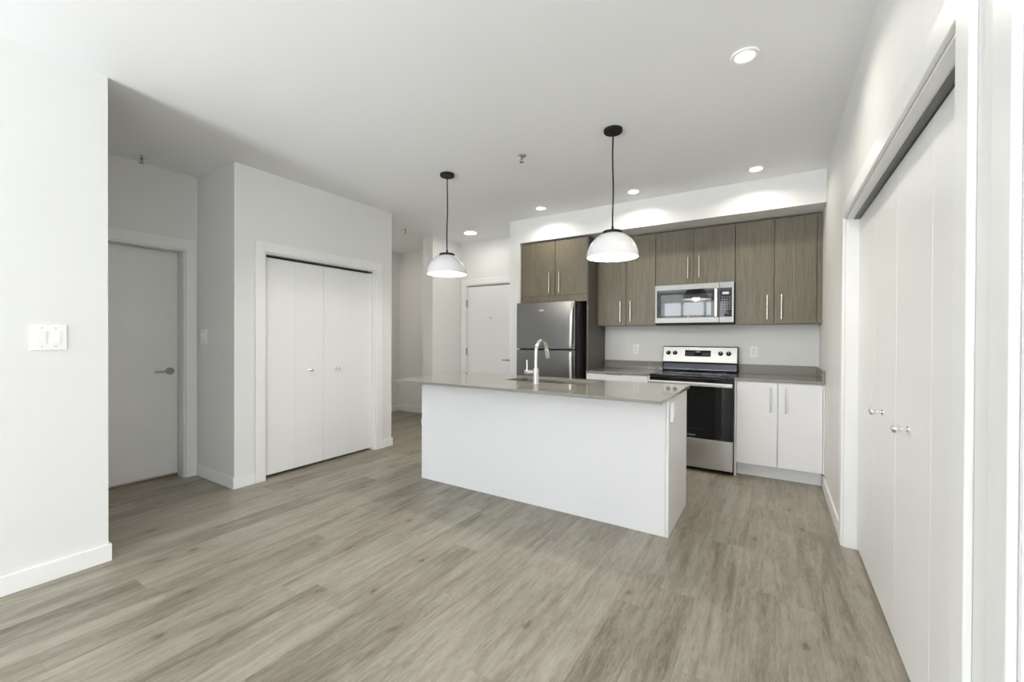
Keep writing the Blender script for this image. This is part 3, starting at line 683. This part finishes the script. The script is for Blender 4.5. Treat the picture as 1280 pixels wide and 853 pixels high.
# faucet
fx, fy = -1.621, 2.955
d = thing('faucet', 'tall chrome gooseneck faucet standing before the island sink', 'faucet', (fx, fy, ZC1))
z0 = ZC1
build('base', MB().lathe([(0.026, 0.0005), (0.026, 0.006), (0.023, 0.010), (0.0225, 0.115), (0.020, 0.122), (0, 0.122)], (fx, fy, z0), n=32), M_CHROME, d, 0, True)
pts = [(fx, fy, z0 + 0.12), (fx, fy, z0 + 0.18), (fx, fy, z0 + 0.252)]
R = 0.092
for k in range(1, 15):
    a = PI - k / 14 * (PI * 0.93); pts.append((fx, fy + R + R * math.cos(a), z0 + 0.252 + R * math.sin(a)))
build('spout', MB().tube(pts, 0.0135, 18), M_CHROME, d, 0, True)
e = Vector(pts[-1]); dv = (e - Vector(pts[-2])).normalized()
build('spray_head', MB().lathe([(0.0145, -0.004), (0.0165, 0.004), (0.0175, 0.075), (0.016, 0.082), (0, 0.082)], e, dv, 24), M_CHROME, d, 0, True)
o = build('valve', MB().lathe([(0.0175, 0.018), (0.0175, 0.060), (0.0145, 0.063), (0.0175, 0.066), (0.0175, 0.098), (0.015, 0.102), (0, 0.102)], (fx, fy, z0 + 0.088), (-1, 0, 0), 24), M_CHROME, d, 0, True)
build('lever', MB().tube([(fx - 0.082, fy, z0 + 0.10), (fx - 0.083, fy, z0 + 0.15), (fx - 0.085, fy, z0 + 0.185)], [0.006, 0.0055, 0.005], 12), M_CHROME, o, 0, True)

# ------------------------------------------------------------------ pendants
def pendant(x, y, label):
    d = thing('pendant_lamp', label, 'pendant lamp', (x, y, 1.845), 'white dome pendants over the island')
    R, zr = 0.178, 1.845
    prof = []
    n = 18
    for k in range(n + 1):
        a = k / n * (PI / 2 * 0.80); prof.append((R * math.cos(a), R * math.sin(a) * 1.0))
    inner = [((R - 0.004) * math.cos(k / n * PI / 2 * 0.80), (R - 0.004) * math.sin(k / n * PI / 2 * 0.80)) for k in range(n, -1, -1)]
    sh = build('shade', MB().lathe(prof + inner + [prof[0]], (x, y, zr), n=64, cap0=False, cap1=False), M_ENAMEL, d, 0, True)
    zc = zr + prof[-1][1]
    build('cap', MB().lathe([(0.0, -0.004), (0.057, -0.004), (0.064, -0.003), (0.068, 0.0), (0.069, 0.010), (0.063, 0.015), (0.016, 0.017), (0.009, 0.024), (0.0075, 0.05), (0, 0.05)], (x, y, zc), n=40), M_BLACK, d, 0, True)
    zt = zc + 0.045
    rnd = random.Random(int(x * 100)); pts = []
    for k in range(13):
        t = k / 12; wob = 0.004 * math.sin(t * 7 + x) * math.sin(t * PI)
        pts.append((x + wob, y, zt + (2.718 - zt) * t))
    build('cord', MB().tube(pts, 0.0052, 10), M_BLACK, d, 0, True)
    build('canopy', MB().lathe([(0, -0.026), (0.012, -0.026), (0.014, -0.023), (0.060, -0.023), (0.064, -0.019), (0.064, -0.001), (0, -0.001)], (x, y, H), n=40), M_BLACK, d, 0, True)
    build('socket', MB().lathe([(0.02, 0), (0.02, 0.05), (0, 0.05)], (x, y, zr + 0.115), n=20), M_PLAST, d, 0, True)
    bl = build('bulb', MB().lathe([(0, -0.055)] + [(0.034 * math.sin(PI * k / 12), -0.02 - 0.034 * math.cos(PI * k / 12)) for k in range(1, 11)] + [(0.015, 0.03), (0, 0.03)], (x, y, zr + 0.085), n=24), M_BULB, d, 0, True)
    L = bpy.data.lights.new('pendant_light', 'POINT'); L.energy = PENDANT_W; L.color = WARM; L.shadow_soft_size = 0.045
    lo = bpy.data.objects.new('pendant_light', L); C.objects.link(lo); lo.parent = d; lo.location = (0, 0, 0.022)
    return d
pendant(-2.491, 2.878, 'white dome pendant with black cord over the island end nearest the closet')
pendant(-0.968, 2.868, 'white dome pendant with black cord over the island end nearest the range')

# ------------------------------------------------------------------ ceiling fixtures
def downlight(x, y, label, watts=None):
    d = thing('recessed_downlight', label, 'ceiling light', (x, y, H - 0.012), 'recessed kitchen downlights')
    build('trim_ring', MB().lathe([(0.052, 0.010), (0.046, -0.001 + 0.004), (0.062, 0.0), (0.066, 0.004), (0.066, 0.0118), (0.052, 0.0118), (0.052, 0.010)], (x, y, H - 0.012), n=48, cap0=False, cap1=False), M_PLAST, d, 0, True)
    build('lens', MB().lathe([(0, 0.006), (0.0455, 0.006), (0.0515, 0.010), (0, 0.010)], (x, y, H - 0.012), n=40), M_LENS, d, 0, True)
    area('downlight_beam', (x, y, H - 0.016), (0, 0, -1), 0.09, 0.09, watts or DOWN_W, WARM, 'DISK', math.radians(150), d)
    return d
downlight(-0.140, 2.471, 'round recessed downlight alone in the ceiling before the side wall', 4.6)
downlight(-0.145, 4.160, 'round recessed downlight before the bulkhead, nearest the side wall')
downlight(-1.196, 4.174, 'round recessed downlight before the bulkhead, middle of its row of three')
downlight(-2.237, 4.173, 'round recessed downlight before the bulkhead, above the fridge')
def disc_light(x, y, label, watts):
    d = thing('disc_light', label, 'ceiling light', (x, y, H - 0.02))
    build('rim', MB().lathe([(0.086, 0.0), (0.094, 0.003), (0.097, 0.0198), (0.086, 0.0198), (0.086, 0)], (x, y, H - 0.02), n=48, cap0=False, cap1=False), M_PLAST, d, 0, True)
    build('diffuser', MB().lathe([(0, 0.001), (0.080, 0.001), (0.0855, 0.004), (0.0855, 0.018), (0, 0.018)], (x, y, H - 0.02), n=48), M_LENS, d, 0, True)
    area('disc_beam', (x, y, H - 0.024), (0, 0, -1), 0.16, 0.16, watts, (1.0, 0.93, 0.84), 'DISK', PI, d)
disc_light(-3.573, 4.615, 'flat round ceiling light before the entry door', 2.7)
disc_light(-5.10, 4.10, 'unseen flat round light added to brighten the nook behind the closet wall', 3.6)  # extra lamp added out of view to lift the dim nook
def sprinkler(x, y, label):
    d = thing('fire_sprinkler', label, 'sprinkler', (x, y, H - 0.05), 'ceiling fire sprinklers')
    build('escutcheon', MB().lathe([(0.012, 0.036), (0.030, 0.040), (0.040, 0.0495), (0.012, 0.0495)], (x, y, H - 0.05), n=28), M_CHROME, d, 0, True)
    mb = MB().lathe([(0.009, 0.022), (0.009, 0.036), (0, 0.036)], (x, y, H - 0.05), n=16)
    for sx in (-1, 1): mb.tube([(x + sx * 0.008, y, H - 0.028), (x + sx * 0.013, y, H - 0.038), (x + sx * 0.003, y, H - 0.049)], 0.0022, 8)
    build('head_frame', mb, M_DNICK, d, 0, True)
    mb = MB().lathe([(0.004, 0.0), (0.018, 0.0), (0.018, 0.0015), (0.004, 0.0015)], (x, y, H - 0.0515), n=20)
    build('deflector', mb, M_DNICK, d)
sprinkler(-1.732, 2.901, 'small fire sprinkler in the ceiling between the two pendants')
sprinkler(-4.375, 1.300, 'small fire sprinkler in the shaded ceiling outside the hall door')
sprinkler(-4.247, 4.058, 'small fire sprinkler in the ceiling outside the nook')

# ------------------------------------------------------------------ switches and outlets
def plate(name, label, cat, cen, nrm, wid, hgt, kind, group=None, dep=0.007):
    """wall plate built facing nrm; u runs sideways"""
    cen, n = Vector(cen), Vector(nrm); cen = cen + n * (dep - 0.007); u = Vector((0, 0, 1)).cross(n)
    d = thing(name, label, cat, cen - Vector((0, 0, hgt / 2)), group)
    def bx(u0, u1, z0, z1, a, b):
        p = cen + u * u0 + n * a; q = cen + u * u1 + n * b
        return (min(p.x, q.x), max(p.x, q.x), min(p.y, q.y), max(p.y, q.y), cen.z + z0, cen.z + z1)
    build('cover_plate', box(*bx(-wid / 2, wid / 2, -hgt / 2, hgt / 2, 0.0075 - dep, 0.007)), M_PLAST, d, 0.002)
    def screws(us, zs):
        for a in us:
            for z in zs: build('screw', MB().lathe([(0, 0), (0.0032, 0), (0.0032, 0.0012), (0, 0.0014)], cen + u * a + n * 0.0071 + Vector((0, 0, z)), n, 12), M_MARK, d)
    if kind == 'rocker2' or kind == 'rocker1':
        us = (-0.0245, 0.0245) if kind == 'rocker2' else (0.0,)
        for i, a in enumerate(us):
            build('rocker_frame', MB().box(*bx(a - 0.0195, a + 0.0195, -0.036, 0.036, 0.0072, 0.0082)), M_PLAST, d, 0.0005)
            z0, z1 = -0.032, 0.032; A = cen + u * (a - 0.0155); B = cen + u * (a + 0.0155)
            hi, lo = (0.0145, 0.009) if i == 0 else (0.009, 0.0145)
            mb = MB(); vs = []
            for P in (A, B): vs.append([mb.bm.verts.new(P + n * h + Vector((0, 0, z))) for h, z in ((0.0083, z0), (lo, z0), (0.0105, 0.0), (hi, z1), (0.0083, z1))])
            mb.bm.faces.new(vs[0]); mb.bm.faces.new(vs[1][::-1])
            for k in range(5): mb.bm.faces.new((vs[0][k], vs[0][(k + 1) % 5], vs[1][(k + 1) % 5], vs[1][k]))
            build('rocker', mb, M_PLAST, d, 0.0008)
        screws(us, (-0.048, 0.048))
    elif kind == 'duplex':
        for z in (-0.0195, 0.0195):
            r = build('receptacle', MB().box(*bx(-0.0165, 0.0165, z - 0.0135, z + 0.0135, 0.0072, 0.0095)), M_PLAST, d, 0.002)
            mb = MB().box(*bx(-0.0075, -0.0045, z - 0.002, z + 0.008, 0.0096, 0.0100)).box(*bx(0.0045, 0.0075, z - 0.002, z + 0.008, 0.0096, 0.0100)).box(*bx(-0.0025, 0.0025, z - 0.010, z - 0.005, 0.0096, 0.0100))
            build('slot', mb, M_MARK if False else M_LOGOD, r)
        screws((0.0,), (0.0,))
    return d
plate('light_switch', 'white double rocker switch on the pale front wall', 'light switch', (xA, 0.573, 1.272), (1, 0, 0), 0.132, 0.134, 'rocker2')
plate('light_switch', 'shaded white switch plate on the narrow wall beside the hall door', 'light switch', (-4.385, yC, 1.275), (0, -1, 0), 0.125, 0.135, 'rocker2')
plate('wall_outlet', 'white outlet on the kitchen wall between fridge panel and range', 'outlet', (-1.407, yK, 1.146), (0, -1, 0), 0.074, 0.120, 'duplex', 'kitchen wall outlets')
plate('wall_outlet', 'white outlet on the kitchen wall between range and side wall', 'outlet', (-0.184, yK, 1.143), (0, -1, 0), 0.074, 0.120, 'duplex', 'kitchen wall outlets')
plate('wall_outlet', 'white outlet low on the dim nook wall past the island', 'outlet', (-5.09, yE, 0.36), (0, -1, 0), 0.074, 0.12, 'duplex')
plate('wall_outlet', 'white plate on the island side facing the bifold closet', 'outlet', (IX1, 2.872, 0.803), (1, 0, 0), 0.080, 0.125, 'rocker1', None, 0.022)
